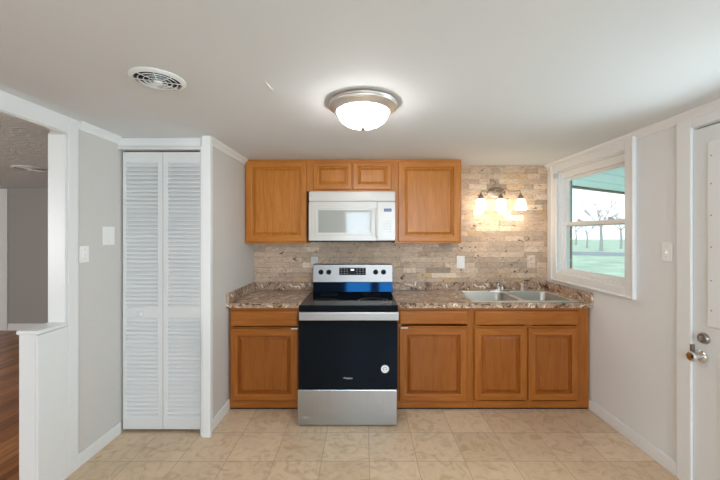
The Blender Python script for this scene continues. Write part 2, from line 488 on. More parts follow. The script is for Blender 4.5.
# exterior door: stiles and rails around a glass lite
d1 = sempty('door_1', (XR+.03, 1.40, 0), 'white half glazed exterior door in the right wall')
DX0, DX1 = XR-.003, XR+.040
dy0, dy1 = DY0+.009, DY1-.0085
ly0, ly1, lz0, lz1 = dy0+.14, dy1-.115, .985, 1.915
bm = NB()
box(bm, DX0, DX1, ly1, dy1, .01, DZ-.014); box(bm, DX0, DX1, dy0, ly0, .01, DZ-.014)
box(bm, DX0, DX1, ly0, ly1, lz1, DZ-.014); box(bm, DX0, DX1, ly0, ly1, .01, lz0)
obj('door_slab', bm, white_door, d1)
def ring(bm, y0, y1, z0, z1, wdt, xa, xb):
    box(bm, xa, xb, y0, y0+wdt, z0, z1); box(bm, xa, xb, y1-wdt, y1, z0, z1)
    box(bm, xa, xb, y0+wdt, y1-wdt, z0, z0+wdt); box(bm, xa, xb, y0+wdt, y1-wdt, z1-wdt, z1)
bm = NB(); ring(bm, ly0-.035, ly1+.035, lz0-.035, lz1+.035, .070, DX0-.014, DX0+.001)
lf = obj('glass_frame', bm, white, d1, bevel=.005)
bm = NB()
for zz in (1.04, 1.2, 1.38, 1.55, 1.72, 1.87):
    lathe(bm, [(.0045, 0), (.0045, -.0015)], (DX0-.014, ly1+.014, zz), 'X', 10)
obj('screw_cap', bm, greym, lf)
bm = NB(); box(bm, DX0+.02, DX0+.024, ly0, ly1, lz0, lz1); obj('glass_pane', bm, glass, d1)
bm = NB(); box(bm, DX0-.004, DX0-.001, ly0+.02, ly1-.015, .985, 1.50); obj('glass_sash', bm, glass, d1).hide_render = False
bm = NB()
for (a, b_) in ((dy0+.13, 1.36), (1.44, dy1-.13)):
    ring(bm, a, b_, .22, .80, .018, DX0-.005, DX0+.001); box(bm, DX0-.003, DX0+.001, a+.045, b_-.045, .265, .755)
obj('raised_panel', bm, white_door, d1, bevel=.003)
ky = 1.826
bm = NB(); lathe(bm, [(.033, 0), (.033, -.006), (.026, -.012), (.014, -.016), (.012, -.034), (.02, -.040), (.027, -.050), (.028, -.060), (.022, -.068), (.008, -.071)], (DX0, ky, .772), 'X', 28)
obj('door_knob', bm, chrome, d1, smooth=True, label='polished round door knob')
bm = NB(); lathe(bm, [(.031, 0), (.031, -.005), (.026, -.014), (.018, -.017)], (DX0, ky-.012, .876), 'X', 28)
db = obj('deadbolt', bm, nickel, d1, smooth=True, label='dark satin deadbolt')
bx('turn_piece', (DX0-.034, DX0-.016, ky-.016, ky-.008, .862, .890), nickel, db, .002)
bx('strike_plate', (XR-.0195, XR+.010, DY1-.008, DY1+.004, .765, .825), nickel, d1, .001)

# ------------------------------------------------------------ window 1
w1 = sempty('window_1', (XR+.02, (WY0+WY1)/2, WZ0), 'white double hung window with a wide casing above the counter')
bm = NB(); cw = .078
for (y0, y1, z0, z1) in ((WY0-cw, WY0, WZ0-cw, WZ1+cw), (WY1, WY1+cw, WZ0-cw, WZ1+cw), (WY0, WY1, WZ0-cw, WZ0), (WY0, WY1, WZ1, WZ1+cw)):
    box(bm, XR-.02, XR, y0, y1, z0, z1)
obj('casing', bm, white, w1, bevel=.006)
bm = NB(); ring(bm, WY0-cw-.006, WY1+cw+.006, WZ0-cw-.006, WZ1+cw, .016, XR-.028, XR)
obj('casing_edge', bm, white, w1, bevel=.006)
bm = NB(); ring(bm, WY0, WY1, WZ0, WZ1, .012, XR, XR+.1); ring(bm, WY0+.012, WY1-.012, WZ0+.012, WZ1-.05, .02, XR+.022, XR+.095); box(bm, XR+.022, XR+.095, WY0+.012, WY1-.012, WZ1-.051, WZ1-.012)
obj('window_frame', bm, white, w1, bevel=.002)
fy0, fy1, fz0, fz1 = WY0+.026, WY1-.030, WZ0+.016, WZ1-.062
zm = 1.542
bm = NB(); ring(bm, fy0, fy1, zm-.022, fz1, .034, XR+.062, XR+.082); u = obj('upper_sash', bm, white, w1, bevel=.003)
bm = NB(); box(bm, XR+.070, XR+.074, fy0+.03, fy1-.03, zm, fz1-.03); obj('upper_pane', bm, glass, u)
bm = NB(); ring(bm, fy0, fy1, fz0, zm+.020, .034, XR+.034, XR+.056); l_ = obj('lower_sash', bm, white, w1, bevel=.003)
bm = NB(); box(bm, XR+.043, XR+.047, fy0+.03, fy1-.03, fz0+.03, zm); obj('lower_pane', bm, glass, l_)
for y in (2.56, 2.93):
    bm = NB(); box(bm, XR+.034, XR+.056, y-.022, y+.022, zm+.020, zm+.030); box(bm, XR+.034, XR+.05, y-.004, y+.02, zm+.030, zm+.042)
    obj('sash_lock', bm, appl2, l_, bevel=.003)
bm = NB(); box(bm, XR-.028-.012, XR-.02, WY1-.02, WY1+.01, 1.985, 2.03)
box(bm, XR-.04, XR-.02, WY1-.024, WY1-.020, 1.98, 2.03)
obj('blind_bracket', bm, appl2, w1, bevel=.002)

# ------------------------------------------------------------ closet bifold door
d2 = sempty('door_2', (-1.465, 2.42, 0), 'white louvered bifold closet door')
def louver_panel(x0, x1, y, skew):
    bm = NB(); th = .028; st = .034
    z0, z1 = .022, 2.050
    rails = [(z0, .10), (.838, .905), (1.972, z1)]
    sl, sr = (.020, .034) if skew == 0 else (.034, .020)
    box(bm, x0, x0+sl, y, y+th, z0, z1); box(bm, x1-sr, x1, y, y+th, z0, z1)
    for a, b_ in rails: box(bm, x0+sl, x1-sr, y, y+th, a, b_)
    for a, b_ in ((.10, .838), (.905, 1.972)):
        n_ = round((b_-a)/.0305); p = (b_-a)/n_
        for i in range(n_):
            z = a+p*i
            # tilted slat: low edge at front
            l0 = [(x0+sl-.002, y+.001, z), (x0+sl-.002, y+.001, z+.006), (x0+sl-.002, y+.019, z+p+.004), (x0+sl-.002, y+.024, z+p)]
            l1 = [(x1-sr+.002, q[1], q[2]) for q in l0]
            loops(bm, [l0, l1])
    return obj('door_panel', bm, white_door, d2)
pa = louver_panel(-1.757, -1.4665, 2.415, 0)
pb = louver_panel(-1.4625, -1.170, 2.415, 1)
bm = NB(); lathe(bm, [(.008, 0), (.008, -.012), (.016, -.018), (.018, -.026), (.012, -.032)], (-1.618, 2.415, .872), 'Y', 20)
obj('knob', bm, white, pa, smooth=True)
bx('closet_void', (XL, -1.175, 2.55, 2.56, 0, H), dark)['kind'] = 'structure'  # black sheet close behind the slats, stands in for the closet's darkness
bpy.data.objects['closet_void'].name = 'closet_dark_sheet'

# ------------------------------------------------------------ tile cladding on the back wall
bm = NB(); lay = bm.loops.layers.float_color.new('stone')
pal = [(.64, .485, .36), (.70, .55, .42), (.60, .45, .335), (.545, .41, .31), (.51, .39, .30), (.63, .45, .28), (.62, .47, .365), (.80, .67, .53), (.45, .345, .26), (.64, .50, .385)]
wts = [10, 9, 9, 7, 5, 5, 7, 6, 3, 8]
z = .90; row = 0
while z < H-.004:
    hgt = min(random.choice((.050, .0535, .0535, .057)), H-z)
    if H-z-hgt < .015: hgt = H-z
    x = CX + .001 - random.uniform(0, .1)
    drift = random.choice((0, 0, 0, 1))
    while x < XR-.001:
        L = random.choice((.10, .13, .15, .18, .20, .20, .25))
        xa, xb = max(x, CX+.001), min(x+L-.0016, XR-.001)
        x += L
        if xb-xa < .006: continue
        if z > 1.45 and xb < .85: continue      # solid cabinets cover these
        dpt = random.uniform(.016, .023)
        cset = random.choices(pal, wts)[0]; k = random.uniform(.88, 1.10)
        if drift: cset = tuple(.5*a+.5*b_ for a, b_ in zip(cset, (.56, .43, .32)))
        for f in box(bm, xa, xb, YB-dpt, YB, z+.0008, z+hgt-.0008):
            for lp in f.loops: lp[lay] = (cset[0]*k, cset[1]*k, cset[2]*k, 1)
    z += hgt; row += 1
obj('stone_tile', bm, trav, wb)

# ------------------------------------------------------------ cabinets
def raised_door(bm, x0, x1, z0, z1, yf, fr=.056, th=.02):
    rings = [(0, th), (0, .005), (.005, 0), (fr-.004, 0), (fr, .002), (fr+.001, .017), (fr+.011, .017), (fr+.032, .004), (fr+.034, .0015)]
    R = []
    for ins, dy in rings:
        R.append([bm.verts.new(p) for p in ((x0+ins, yf+dy, z0+ins), (x1-ins, yf+dy, z0+ins), (x1-ins, yf+dy, z1-ins), (x0+ins, yf+dy, z1-ins))])
    for q, (a, b_) in enumerate(zip(R, R[1:])):
        for i in range(4):
            f = bm.faces.new((a[i], a[(i+1) % 4], b_[(i+1) % 4], b_[i]))
            f.material_index = 2 if q > 4 else (1 if i in (0, 2) else 0)
    bm.faces.new(R[-1]).material_index = 2; bm.faces.new(list(reversed(R[0])))
def drawer_front(bm, x0, x1, z0, z1, yf, th=.02):
    rings = [(0, th), (0, .008), (.004, .003), (.012, 0)]
    ls = [[(x0+i, yf+d_, z0+i), (x1-i, yf+d_, z0+i), (x1-i, yf+d_, z1-i), (x0+i, yf+d_, z1-i)] for i, d_ in rings]
    loops(bm, ls)
FY = 2.727
def cabinet(name, label, cat, x0, x1, yf, yb, z0, z1, fronts, open_top=False, stiles=(), rails=(), kick=0):
    t_ = thing(name, label, cat, ((x0+x1)/2, (yf+yb)/2, z0), 'oak base cabinets' if kick else 'oak wall cabinets')
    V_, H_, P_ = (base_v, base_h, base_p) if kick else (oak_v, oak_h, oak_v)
    bm = NB(); w_ = .016
    zc = z0 + kick
    box(bm, x0, x0+w_, yf+.019, yb, zc, z1); box(bm, x1-w_, x1, yf+.019, yb, zc, z1)
    box(bm, x0+w_, x1-w_, yb-w_, yb, zc, z1); box(bm, x0+w_, x1-w_, yf+.019, yb-w_, zc, zc+w_)
    if not open_top: box(bm, x0+w_, x1-w_, yf+.019, yb-w_, z1-w_, z1)
    if kick: pass
    obj('carcass', bm, oak_in, t_)
    if kick: bx('toe_kick_shadow', (x0, x1, yf+.008, yf+.024, z0, zc), blackpl, t_)  # black strip standing in for the shadow below the cabinet face
    bm = NB()   # face frame
    for a, b_ in stiles: box(bm, a, b_, yf, yf+.019, zc, z1)
    st = sorted(stiles)
    for a, b_ in rails:
        for s0, s1 in zip(st, st[1:]): box(bm, s0[1], s1[0], yf+.0005, yf+.019, a, b_, 1)
    obj('face_frame', bm, [V_, H_], t_)
    for kind, a, b_, c_, d_ in fronts:
        bm = NB()
        if kind == 'door':
            raised_door(bm, a, b_, c_, d_, yf-.0205); obj('door', bm, [V_, H_, P_], t_)
        elif kind == 'small':
            raised_door(bm, a, b_, c_, d_, yf-.0205, .040); obj('door', bm, [V_, H_, P_], t_)
        else:
            drawer_front(bm, a, b_, c_, d_, yf-.0205); obj(kind, bm, H_, t_)
    return t_
CT = .845   # cabinet top
dd = FY-.0205; sd = 330/dd
def ZX(p): return (p-363)/sd
def ZZ(p): return 1.45+(234-p)/sd
kt = .014
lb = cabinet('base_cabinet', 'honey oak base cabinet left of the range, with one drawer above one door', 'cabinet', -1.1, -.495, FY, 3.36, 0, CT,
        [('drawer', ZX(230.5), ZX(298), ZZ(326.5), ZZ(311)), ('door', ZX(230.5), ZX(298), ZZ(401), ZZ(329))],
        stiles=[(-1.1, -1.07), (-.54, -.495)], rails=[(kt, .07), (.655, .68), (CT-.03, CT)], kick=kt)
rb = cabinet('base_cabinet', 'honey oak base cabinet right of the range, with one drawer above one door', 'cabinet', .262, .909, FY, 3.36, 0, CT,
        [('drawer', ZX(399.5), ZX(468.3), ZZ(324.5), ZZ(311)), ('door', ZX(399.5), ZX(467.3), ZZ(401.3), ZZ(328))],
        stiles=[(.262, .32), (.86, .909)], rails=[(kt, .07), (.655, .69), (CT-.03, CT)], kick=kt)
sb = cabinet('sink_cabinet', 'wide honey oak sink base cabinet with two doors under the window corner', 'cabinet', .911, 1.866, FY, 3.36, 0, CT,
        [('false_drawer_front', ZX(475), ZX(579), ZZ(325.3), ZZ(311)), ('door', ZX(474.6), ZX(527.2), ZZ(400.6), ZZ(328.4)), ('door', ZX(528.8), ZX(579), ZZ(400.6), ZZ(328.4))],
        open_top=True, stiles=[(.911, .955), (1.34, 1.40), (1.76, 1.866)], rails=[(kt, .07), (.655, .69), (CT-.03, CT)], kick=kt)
bx('door_bumper', (ZX(291), ZX(298), dd-.002, dd+.004, ZZ(329.2), ZZ(328.2)), white, lb)
bx('door_bumper', (ZX(401), ZX(408), dd-.002, dd+.004, ZZ(328.4), ZZ(327.4)), white, rb)
UY = 3.113
ud = UY-.0205; su = 330/ud
def UX(p): return (p-363)/su
def UZ(p): return 1.45+(234-p)/su
UB = 1.362
cabinet('wall_cabinet', 'honey oak wall cabinet with one door left of the microwave', 'cabinet', CX+.002, -.530, UY, 3.36, UB, H-.001,
        [('door', UX(245.8), UX(306.3), UZ(241.6), UZ(161.3))],
        stiles=[(CX+.002, -1.06), (-.58, -.530)], rails=[(UB, UB+.045), (H-.05, H-.001)])
cabinet('wall_cabinet', 'short honey oak wall cabinet with two small doors above the microwave', 'cabinet', -.529, .300, UY, 3.36, 1.852, H-.001,
        [('small', UX(313.3), UX(351.6), UZ(189.4), UZ(162)), ('small', UX(353), UX(391.5), UZ(189.4), UZ(162))],
        stiles=[(-.529, -.46), (-.115, -.085), (.26, .300)], rails=[(1.852, 1.88), (H-.05, H-.001)])
cabinet('wall_cabinet', 'honey oak wall cabinet with one door between microwave and vanity light', 'cabinet', .301, .927, UY, 3.36, UB, H-.001,
        [('door', UX(398.3), UX(459.8), UZ(241.6), UZ(161.3))],
        stiles=[(.301, .35), (.88, .927)], rails=[(UB, UB+.045), (H-.05, H-.001)])

# ------------------------------------------------------------ counters
CZ0, CZ1, CYF, CYB = .846, .885, 2.692, 3.361
t_ = thing('countertop', 'brown mottled stone look countertop left of the range', 'countertop', (-.8, 3.0, CZ0), 'stone look countertops')
bx('counter_slab', (CX+.0145, -.499, CYF, CYB, CZ0, CZ1), gran, t_, .006)
bx('rear_curb', (CX+.024, -.499, CYB-.02, CYB, CZ1, CZ1+.078), gran, t_, .003)
bx('side_curb', (CX+.001, CX+.023, CYF-.004, CYB, CZ1-.035, CZ1+.078), gran, t_, .003)
t_ = thing('countertop', 'brown mottled stone look countertop holding the sink', 'countertop', (1.07, 3.0, CZ0), 'stone look countertops')
SX0, SX1, SY0, SY1 = .905, 1.80, 2.735, 3.290
bm = NB(); i_ = .012
X0, X1 = .268, XR-.001
box(bm, X0, SX0+i_, CYF, CYB, CZ0, CZ1); box(bm, SX1-i_, X1, CYF, CYB, CZ0, CZ1)
box(bm, SX0+i_, SX1-i_, CYF, SY0+i_, CZ0, CZ1); box(bm, SX0+i_, SX1-i_, SY1-i_, CYB, CZ0, CZ1)
obj('counter_slab', bm, gran, t_)
bx('rear_curb', (X0, X1-.022, CYB-.02, CYB, CZ1, CZ1+.078), gran, t_, .003)
bx('side_curb', (X1-.022, X1, CYF-.004, CYB, CZ1-.035, CZ1+.085), gran, t_, .003)

# ------------------------------------------------------------ sink
sk = thing('double_sink', 'stainless steel double bowl drop in sink in the right countertop', 'sink', ((SX0+SX1)/2, (SY0+SY1)/2, CZ1))
bm = NB(); xm = (SX0+SX1)/2; zt = CZ1+.006
for (a, b_) in ((SX0, xm), (xm, SX1)):
    ia = a+(.028 if a == SX0 else .016); ib = b_-(.028 if b_ == SX1 else .016)
    ya, yb = SY0+.03, SY1-.085
    ls = [rrect(a, b_, SY0, SY1, .002, CZ1+.0005), rrect(a+(.004 if a == SX0 else 0), b_-(.004 if b_ == SX1 else 0), SY0+.004, SY1-.004, .002, zt),
          rrect(ia, ib, ya, yb, .06, zt+.001), rrect(ia+.004, ib-.004, ya+.004, yb-.004, .058, zt-.003)]
    loops(bm, ls, cap0=False, cap1=False)
    bb = NB()
    loops(bb, [rrect(ia+.004, ib-.004, ya+.004, yb-.004, .058, zt-.003), rrect(ia+.006, ib-.006, ya+.006, yb-.006, .056, zt-.006),
          rrect(ia+.014, ib-.014, ya+.014, yb-.014, .05, zt-.14), rrect(ia+.04, ib-.04, ya+.04, yb-.04, .035, zt-.17)], cap0=False)
    obj('basin', bb, steel_h, sk, smooth=True)
obj('rim', bm, rim_st, sk, smooth=True)
for cx in ((SX0+xm)/2, (xm+SX1)/2):
    bm = NB(); lathe(bm, [(.042, -.168), (.042, -.166), (.03, -.1655), (.026, -.169)], (cx, 2.98, zt), 'Z', 24)
    obj('drain', bm, chrome, sk, smooth=True)
fc = thing('faucet', 'low chrome single lever faucet on the back ledge of the sink', 'faucet', (1.335, 3.245, zt))
bm = NB(); ls = [rrect(1.235, 1.445, 3.218, 3.272, .026, zt+h) for h in (.0015, .012)] + [rrect(1.24, 1.44, 3.223, 3.267, .022, zt+.018)]
loops(bm, ls); obj('base_plate', bm, chrome, fc, smooth=True)
bm = NB(); lathe(bm, [(.024, .017), (.021, .045), (.022, .062), (.016, .072)], (1.335, 3.245, zt), 'Z', 20); obj('body', bm, chrome, fc, smooth=True)
bm = NB(); tube(bm, spline([(1.335, 3.24, zt+.045), (1.325, 3.19, zt+.075), (1.31, 3.13, zt+.082), (1.30, 3.08, zt+.066)]), .010)
tube(bm, [(1.30, 3.08, zt+.066), (1.30, 3.078, zt+.045)], .011); obj('spout', bm, chrome, fc, smooth=True)
bm = NB(); tube(bm, spline([(1.335, 3.245, zt+.07), (1.345, 3.23, zt+.095), (1.36, 3.20, zt+.112)]), [.010]*6+[.008]*6+[.006]); obj('lever', bm, chrome, fc, smooth=True)
sp = bm = NB(); lathe(bm, [(.018, .0015), (.018, .012), (.012, .018), (.011, .05), (.015, .06), (.015, .075), (.009, .080)], (1.565, 3.245, zt), 'Z', 18)
tag(obj('side_sprayer', bm, appl, smooth=True), 'white side sprayer standing right of the faucet', 'sprayer')

# ------------------------------------------------------------ range
RX0, RX1 = -.483, .262; RC = (RX0+RX1)/2; RF = 2.481
rg = thing('kitchen_range', 'black glass and stainless freestanding electric range between the base cabinets', 'range', (RC, 2.84, 0))
bx('body', (RX0+.004, RX1-.004, RF+.042, 3.16, .035, .860), blacken, rg, .003)
for x in (RX0+.06, RX1-.06):
    for y in (2.60, 3.08):
        bm = NB(); lathe(bm, [(.018, 0), (.018, .008), (.01, .01), (.01, .036)], (x, y, 0), 'Z', 14); obj('foot', bm, blackpl, rg)
dr = bx('storage_drawer', (RX0-.008, RX1-.006, RF-.002, RF+.04, .012, .279), steel, rg, .005)
od = bx('oven_door', (RX0-.002, RX1-.001, RF, RF+.04, .286, .858), blackgl, rg, .005)
bm = NB()
HX0, HX1 = -.474, .265
prof = [(0, .812), (.004, .808), (.020, .808), (.024, .813), (.024, .866), (.02, .871), (.004, .871), (0, .867)]
loops(bm, [[(x, 2.440+a, z_) for a, z_ in prof] for x in (HX0, HX1)])
hd = obj('handle', bm, handle_st, od, bevel=.002)
for x in (HX0+.012, HX1-.036):
    bm = NB(); box(bm, x, x+.024, 2.463, RF, .815, .855)
    obj('handle_bracket', bm, handle_st, hd, bevel=.002)
sm = RF-.0006
text_mesh('lettering', 'Whirlpool', .0165, stick, od, (-.1135, RF-.0008, 1.45-144.2*RF/330))
bm = NB(); cx, cz = (385-363)*RF/330, 1.45-135*RF/330
lathe(bm, [(.030, 0), (.030, -.0008)], (cx, RF, cz), 'Y', 28); stc = obj('round_sticker', bm, stick, od, label='white round paper sticker')
bm = NB()
for r0, r1, a0, a1 in ((.011, .016, .3, 4.2),):
    for k in range(12):
        aa, ab = a0+(a1-a0)*k/12, a0+(a1-a0)*(k+1)/12
        q = [(cx+r*math.cos(a), RF-.0012, cz+r*math.sin(a)) for r, a in ((r0, aa), (r1, aa), (r1, ab), (r0, ab))]
        bm.faces.new([bm.verts.new(p) for p in q])
lathe(bm, [(.005, -.0008), (.005, -.0014)], (cx+.010, RF, cz-.004), 'Y', 12)
obj('print', bm, greym, stc)
bm = NB()
for k, (w0, w1) in enumerate(((0, .006), (.008, .016), (.018, .022), (.024, .034), (.036, .042))):
    box(bm, RX0+.034+w0, RX0+.034+w1, RF-.0028, RF-.0018, .068, .080)
box(bm, RX0+.034, RX0+.076, RF-.0028, RF-.0018, .058, .061)
obj('label_print', bm, greym, dr)
# cooktop
ck = bx('cooktop', (RX0-.002, RX1+.002, RF+.004, 3.075, .866, .912), blackgl, rg, .006, seg=3)
for (x, y, r) in ((RC-.19, 2.66, .095), (.084, 2.66, .125), (RC-.19, 2.93, .075), (RC+.185, 2.95, .075)):
    bm = NB()
    for rr, wd in ((r, .008 if r > .12 else .003), (r*.68, .003)):  # widest ring also draws the ceiling light's reflection on the glass
        n_ = 48
        o_ = [bm.verts.new((x+(rr)*math.cos(2*PI*k/n_), y+rr*math.sin(2*PI*k/n_), .9128)) for k in range(n_)]
        q_ = [bm.verts.new((x+(rr-wd)*math.cos(2*PI*k/n_), y+(rr-wd)*math.sin(2*PI*k/n_), .9128)) for k in range(n_)]
        for k in range(n_): bm.faces.new((o_[k], o_[(k+1) % n_], q_[(k+1) % n_], q_[k]))
    obj('burner_and_glint_ring', bm, burnm, ck)
# backguard
BX0, BX1 = (313.4-363)*3.11/330, (392.3-363)*3.11/330
bm = NB()
def prism(bm, prof, x0, x1): loops(bm, [[(x0, y, z_) for y, z_ in prof], [(x1, y, z_) for y, z_ in prof]])
prism(bm, [(3.078, .905), (3.090, .998), (3.17, .998), (3.17, .905)], BX0, BX1)
obj('backguard', bm, blue_gl, rg, bevel=.002)
bm = NB(); prism(bm, [(3.094, .998), (3.112, 1.160), (3.122, 1.166), (3.17, 1.166), (3.17, .998)], BX0-.002, BX1+.002)
cp = obj('control_panel', bm, panel_st, rg, bevel=.003)
def on_panel(z_): return 3.094 + (z_-.998)*(.018/.162)
def PXX(p, D=3.10): return (p-363)*D/330
def PZZ(p, D=3.10): return 1.45+(234-p)*D/330
za, zb = PZZ(275), PZZ(267.8)
bm = NB(); prism(bm, [(on_panel(za)-.002, za), (on_panel(zb)-.002, zb), (on_panel(zb)+.004, zb), (on_panel(za)+.004, za)], PXX(339.2), PXX(365.8))
dp = obj('display', bm, blackpl, cp)
bm = NB()
yy = on_panel(PZZ(270))-.0032
box(bm, PXX(350.8), PXX(354), yy, yy+.001, PZZ(270.5), PZZ(269.1))
obj('clock_digits', bm, digitw, dp)
bm = NB()
for r_ in (269.0, 271.2, 273.4):
    for c_ in (341.5, 344.5, 347, 357, 360, 363.2):
        yy = on_panel(PZZ(r_))-.0026
        box(bm, PXX(c_-.6), PXX(c_+.6), yy, yy+.0006, PZZ(r_+.25), PZZ(r_-.15))
obj('key_print', bm, greym, dp)
for p in (321, 328.8, 375.7, 383.6):
    bm = NB(); z_ = PZZ(272.1); yy = on_panel(z_)
    lathe(bm, [(.0235, .002), (.0235, -.006), (.019, -.010), (.0175, -.026), (.015, -.029)], (PXX(p), yy, z_), 'Y', 24)
    kb = obj('knob', bm, blackpl, cp, smooth=True)
    bm = NB(); box(bm, PXX(p)-.003, PXX(p)+.003, yy-.033, yy-.027, z_-.014, z_+.014); obj('grip', bm, blackpl, kb, bevel=.001)

# ------------------------------------------------------------ microwave
MF = 3.02; smw = 330/MF
def MX(p): return (p-363)/smw
def MZ(p): return 1.45+(234-p)/smw
mw = thing('microwave', 'white over the range microwave mounted under the short wall cabinet', 'microwave', ((MX(308.8)+MX(395))/2, 3.2, MZ(241)))
MX0, MX1 = MX(308.8), MX(395.2)
bx('body', (MX0+.002, MX1-.002, MF+.035, 3.36, MZ(240.3), 1.846), appl, mw, .004)
bm = NB(); box(bm, MX0, MX1, MF, MF+.034, MZ(201.2), MZ(191.6)); vg = obj('vent_strip', bm, appl, mw, bevel=.006)
bm = NB()
box(bm, MX0+.01, MX1-.01, MF+.004, MF+.03, MZ(201.9), MZ(201.2)); obj('vent_gap', bm, greym, mw)
mx = MX(376.8)
wz0, wz1, wx0, wx1 = MZ(232.6), MZ(210.2), MX(318.2), MX(371)
z0, z1 = MZ(240.6), MZ(201.9)
bm = NB()
box(bm, MX0, wx0, MF, MF+.034, z0, z1); box(bm, wx1, mx, MF, MF+.034, z0, z1)
box(bm, wx0, wx1, MF, MF+.034, z0, wz0); box(bm, wx0, wx1, MF, MF+.034, wz1, z1)
md = obj('door', bm, appl, mw)
bm = NB(); dz = .018
box(bm, wx0-dz-.005, wx0-dz, MF-.006, MF+.002, wz0-dz, wz1+dz); box(bm, wx1+.006, wx1+.011, MF-.006, MF+.002, wz0-dz, wz1+dz)
box(bm, wx0-dz, wx1+.006, MF-.006, MF+.002, wz0-dz-.005, wz0-dz); box(bm, wx0-dz, wx1+.006, MF-.006, MF+.002, wz1+dz, wz1+dz+.005)
obj('door_moulding', bm, appl, md, bevel=.002)
bx('window', (wx0, wx1, MF+.006, MF+.012, wz0, wz1), mwwin, md, label='grey tinted viewing window')
bm = NB()
hx = MX(376.6)
loops(bm, [[(hx+.0125*math.cos(a), MF-.030+.008*math.sin(a), z_) for a in [2*PI*k/12 for k in range(12)]] for z_ in (MZ(236.5), MZ(208.6))])
for z_ in (MZ(235.5), MZ(211.0)): box(bm, hx-.011, hx+.011, MF-.03, MF+.001, z_, z_+.02)
hh = obj('handle', bm, appl, md, bevel=.001)
bx('handle_cap', (hx-.012, hx+.012, MF-.032, MF, MZ(237.2), MZ(236.3)), greym, hh)
bm = NB(); box(bm, mx+.002, MX1, MF, MF+.034, z0, z1); mc = obj('control_panel', bm, appl, mw, bevel=.004)
ds = bx('display', (MX(384), MX(391.6), MF-.0015, MF+.002, MZ(211.6), MZ(208.5)), dispm, mc)
bm = NB()
for k, c_ in enumerate((385.2, 386.8, 388.6, 390.2)): box(bm, MX(c_-.45), MX(c_+.45), MF-.0022, MF-.0012, MZ(210.7), MZ(209.6))
obj('clock_digits', bm, digit, ds)
bm = NB()
for r_ in (221, 223.6, 226.2, 228.8, 231.4):
    for c_ in (384.6, 387.4, 390.4):
        if (r_, c_) in ((221, 384.6), (231.4, 384.6), (231.4, 387.4)): continue
        box(bm, MX(c_-1.0), MX(c_+.9), MF-.0012, MF+.001, MZ(r_+.8), MZ(r_-.6))
obj('keypad', bm, appl2, mc)
bx('underside', (MX0+.012, MX1-.012, MF+.02, 3.35, MZ(240.3)-.014, MZ(240.3)), blackpl, mw)

# ------------------------------------------------------------ ceiling light
cl = thing('ceiling_light', 'lit frosted glass dome ceiling light with a brushed metal ring', 'ceiling light', (0, 1.77, H))
c0 = (0, 1.77, H)
bm = NB(); lathe(bm, [(.150, 0), (.178, -.001), (.183, -.008), (.179, -.015), (.182, -.021), (.180, -.026), (.160, -.036), (.150, -.048), (.143, -.050), (.139, -.040)], c0, 'Z', 64)
obj('metal_ring', bm, nick_l, cl, smooth=True)
bm = NB(); pr = [(.139, -.040)] + [(.139*math.cos(a)**.8 if a < 1.55 else .002, -.042-.086*math.sin(a)) for a in [PI/2*k/14 for k in range(1, 14)]] + [(.006, -.1285)]
lathe(bm, pr, c0, 'Z', 48); obj('glass_dome', bm, domem, cl, smooth=True)
bm = NB(); lathe(bm, [(.006, -.126), (.014, -.129), (.015, -.135), (.009, -.143), (.002, -.146)], c0, 'Z', 20); obj('finial', bm, bronze, cl, smooth=True)

# ------------------------------------------------------------ round vents
def vent(name, label, x, y, r):
    t_ = thing(name, label, 'air vent', (x, y, H), 'round ceiling vents')
    c_ = (x, y, H)
    bm = NB(); lathe(bm, [(r, -.001), (r, -.005), (r*.88, -.014), (r*.84, -.014), (r*.83, -.002)], c_, 'Z', 48, cap0=False, cap1=False); obj('flange', bm, white, t_, smooth=True, norm=True)
    bm = NB(); lathe(bm, [(r*.83, -.003), (r*.83, -.002)], c_, 'Z', 40); obj('duct_opening', bm, dark, t_)
    for q in (.66, .47, .29):
        bm = NB(); lathe(bm, [(r*(q+.05), -.016), (r*(q+.055), -.014), (r*(q+.02), -.009), (r*(q+.01), -.010)], c_, 'Z', 40, cap0=False, cap1=False)
        obj('louver_ring', bm, white, t_, smooth=True)
    bm = NB(); lathe(bm, [(r*.15, -.005), (r*.15, -.022), (r*.08, -.024)], c_, 'Z', 24); obj('hub', bm, white, t_, smooth=True)
    for k in range(8):
        a = 2*PI*k/8+.35; bm = NB()
        p0 = Vector((x+r*.12*math.cos(a), y+r*.12*math.sin(a), H-.012)); p1 = Vector((x+r*.84*math.cos(a), y+r*.84*math.sin(a), H-.012))
        tube(bm, [p0, p1], .0022, 6); obj('spoke', bm, white, t_)
vent('round_air_vent', 'round white slotted air vent on the kitchen ceiling near the closet', -.925, 1.49, .112)
vent('round_air_vent', 'round vent on the ceiling of the room through the left opening', -3.52, 3.5, .15)

# hook-like paint chip on the ceiling
bm = NB(); a_ = Vector(((265.5-363)*.7/152, .7*330/152, H-.001)); b_ = Vector(((273-363)*.7/144, .7*330/144, H-.001))
tube(bm, [a_.lerp(b_, k/6) for k in range(7)], [.001, .0025, .003, .003, .003, .0025, .001], 8)
tag(obj('paint_chip', bm, ceil), 'small peeling paint chip on the ceiling left of the dome light', 'paint chip')

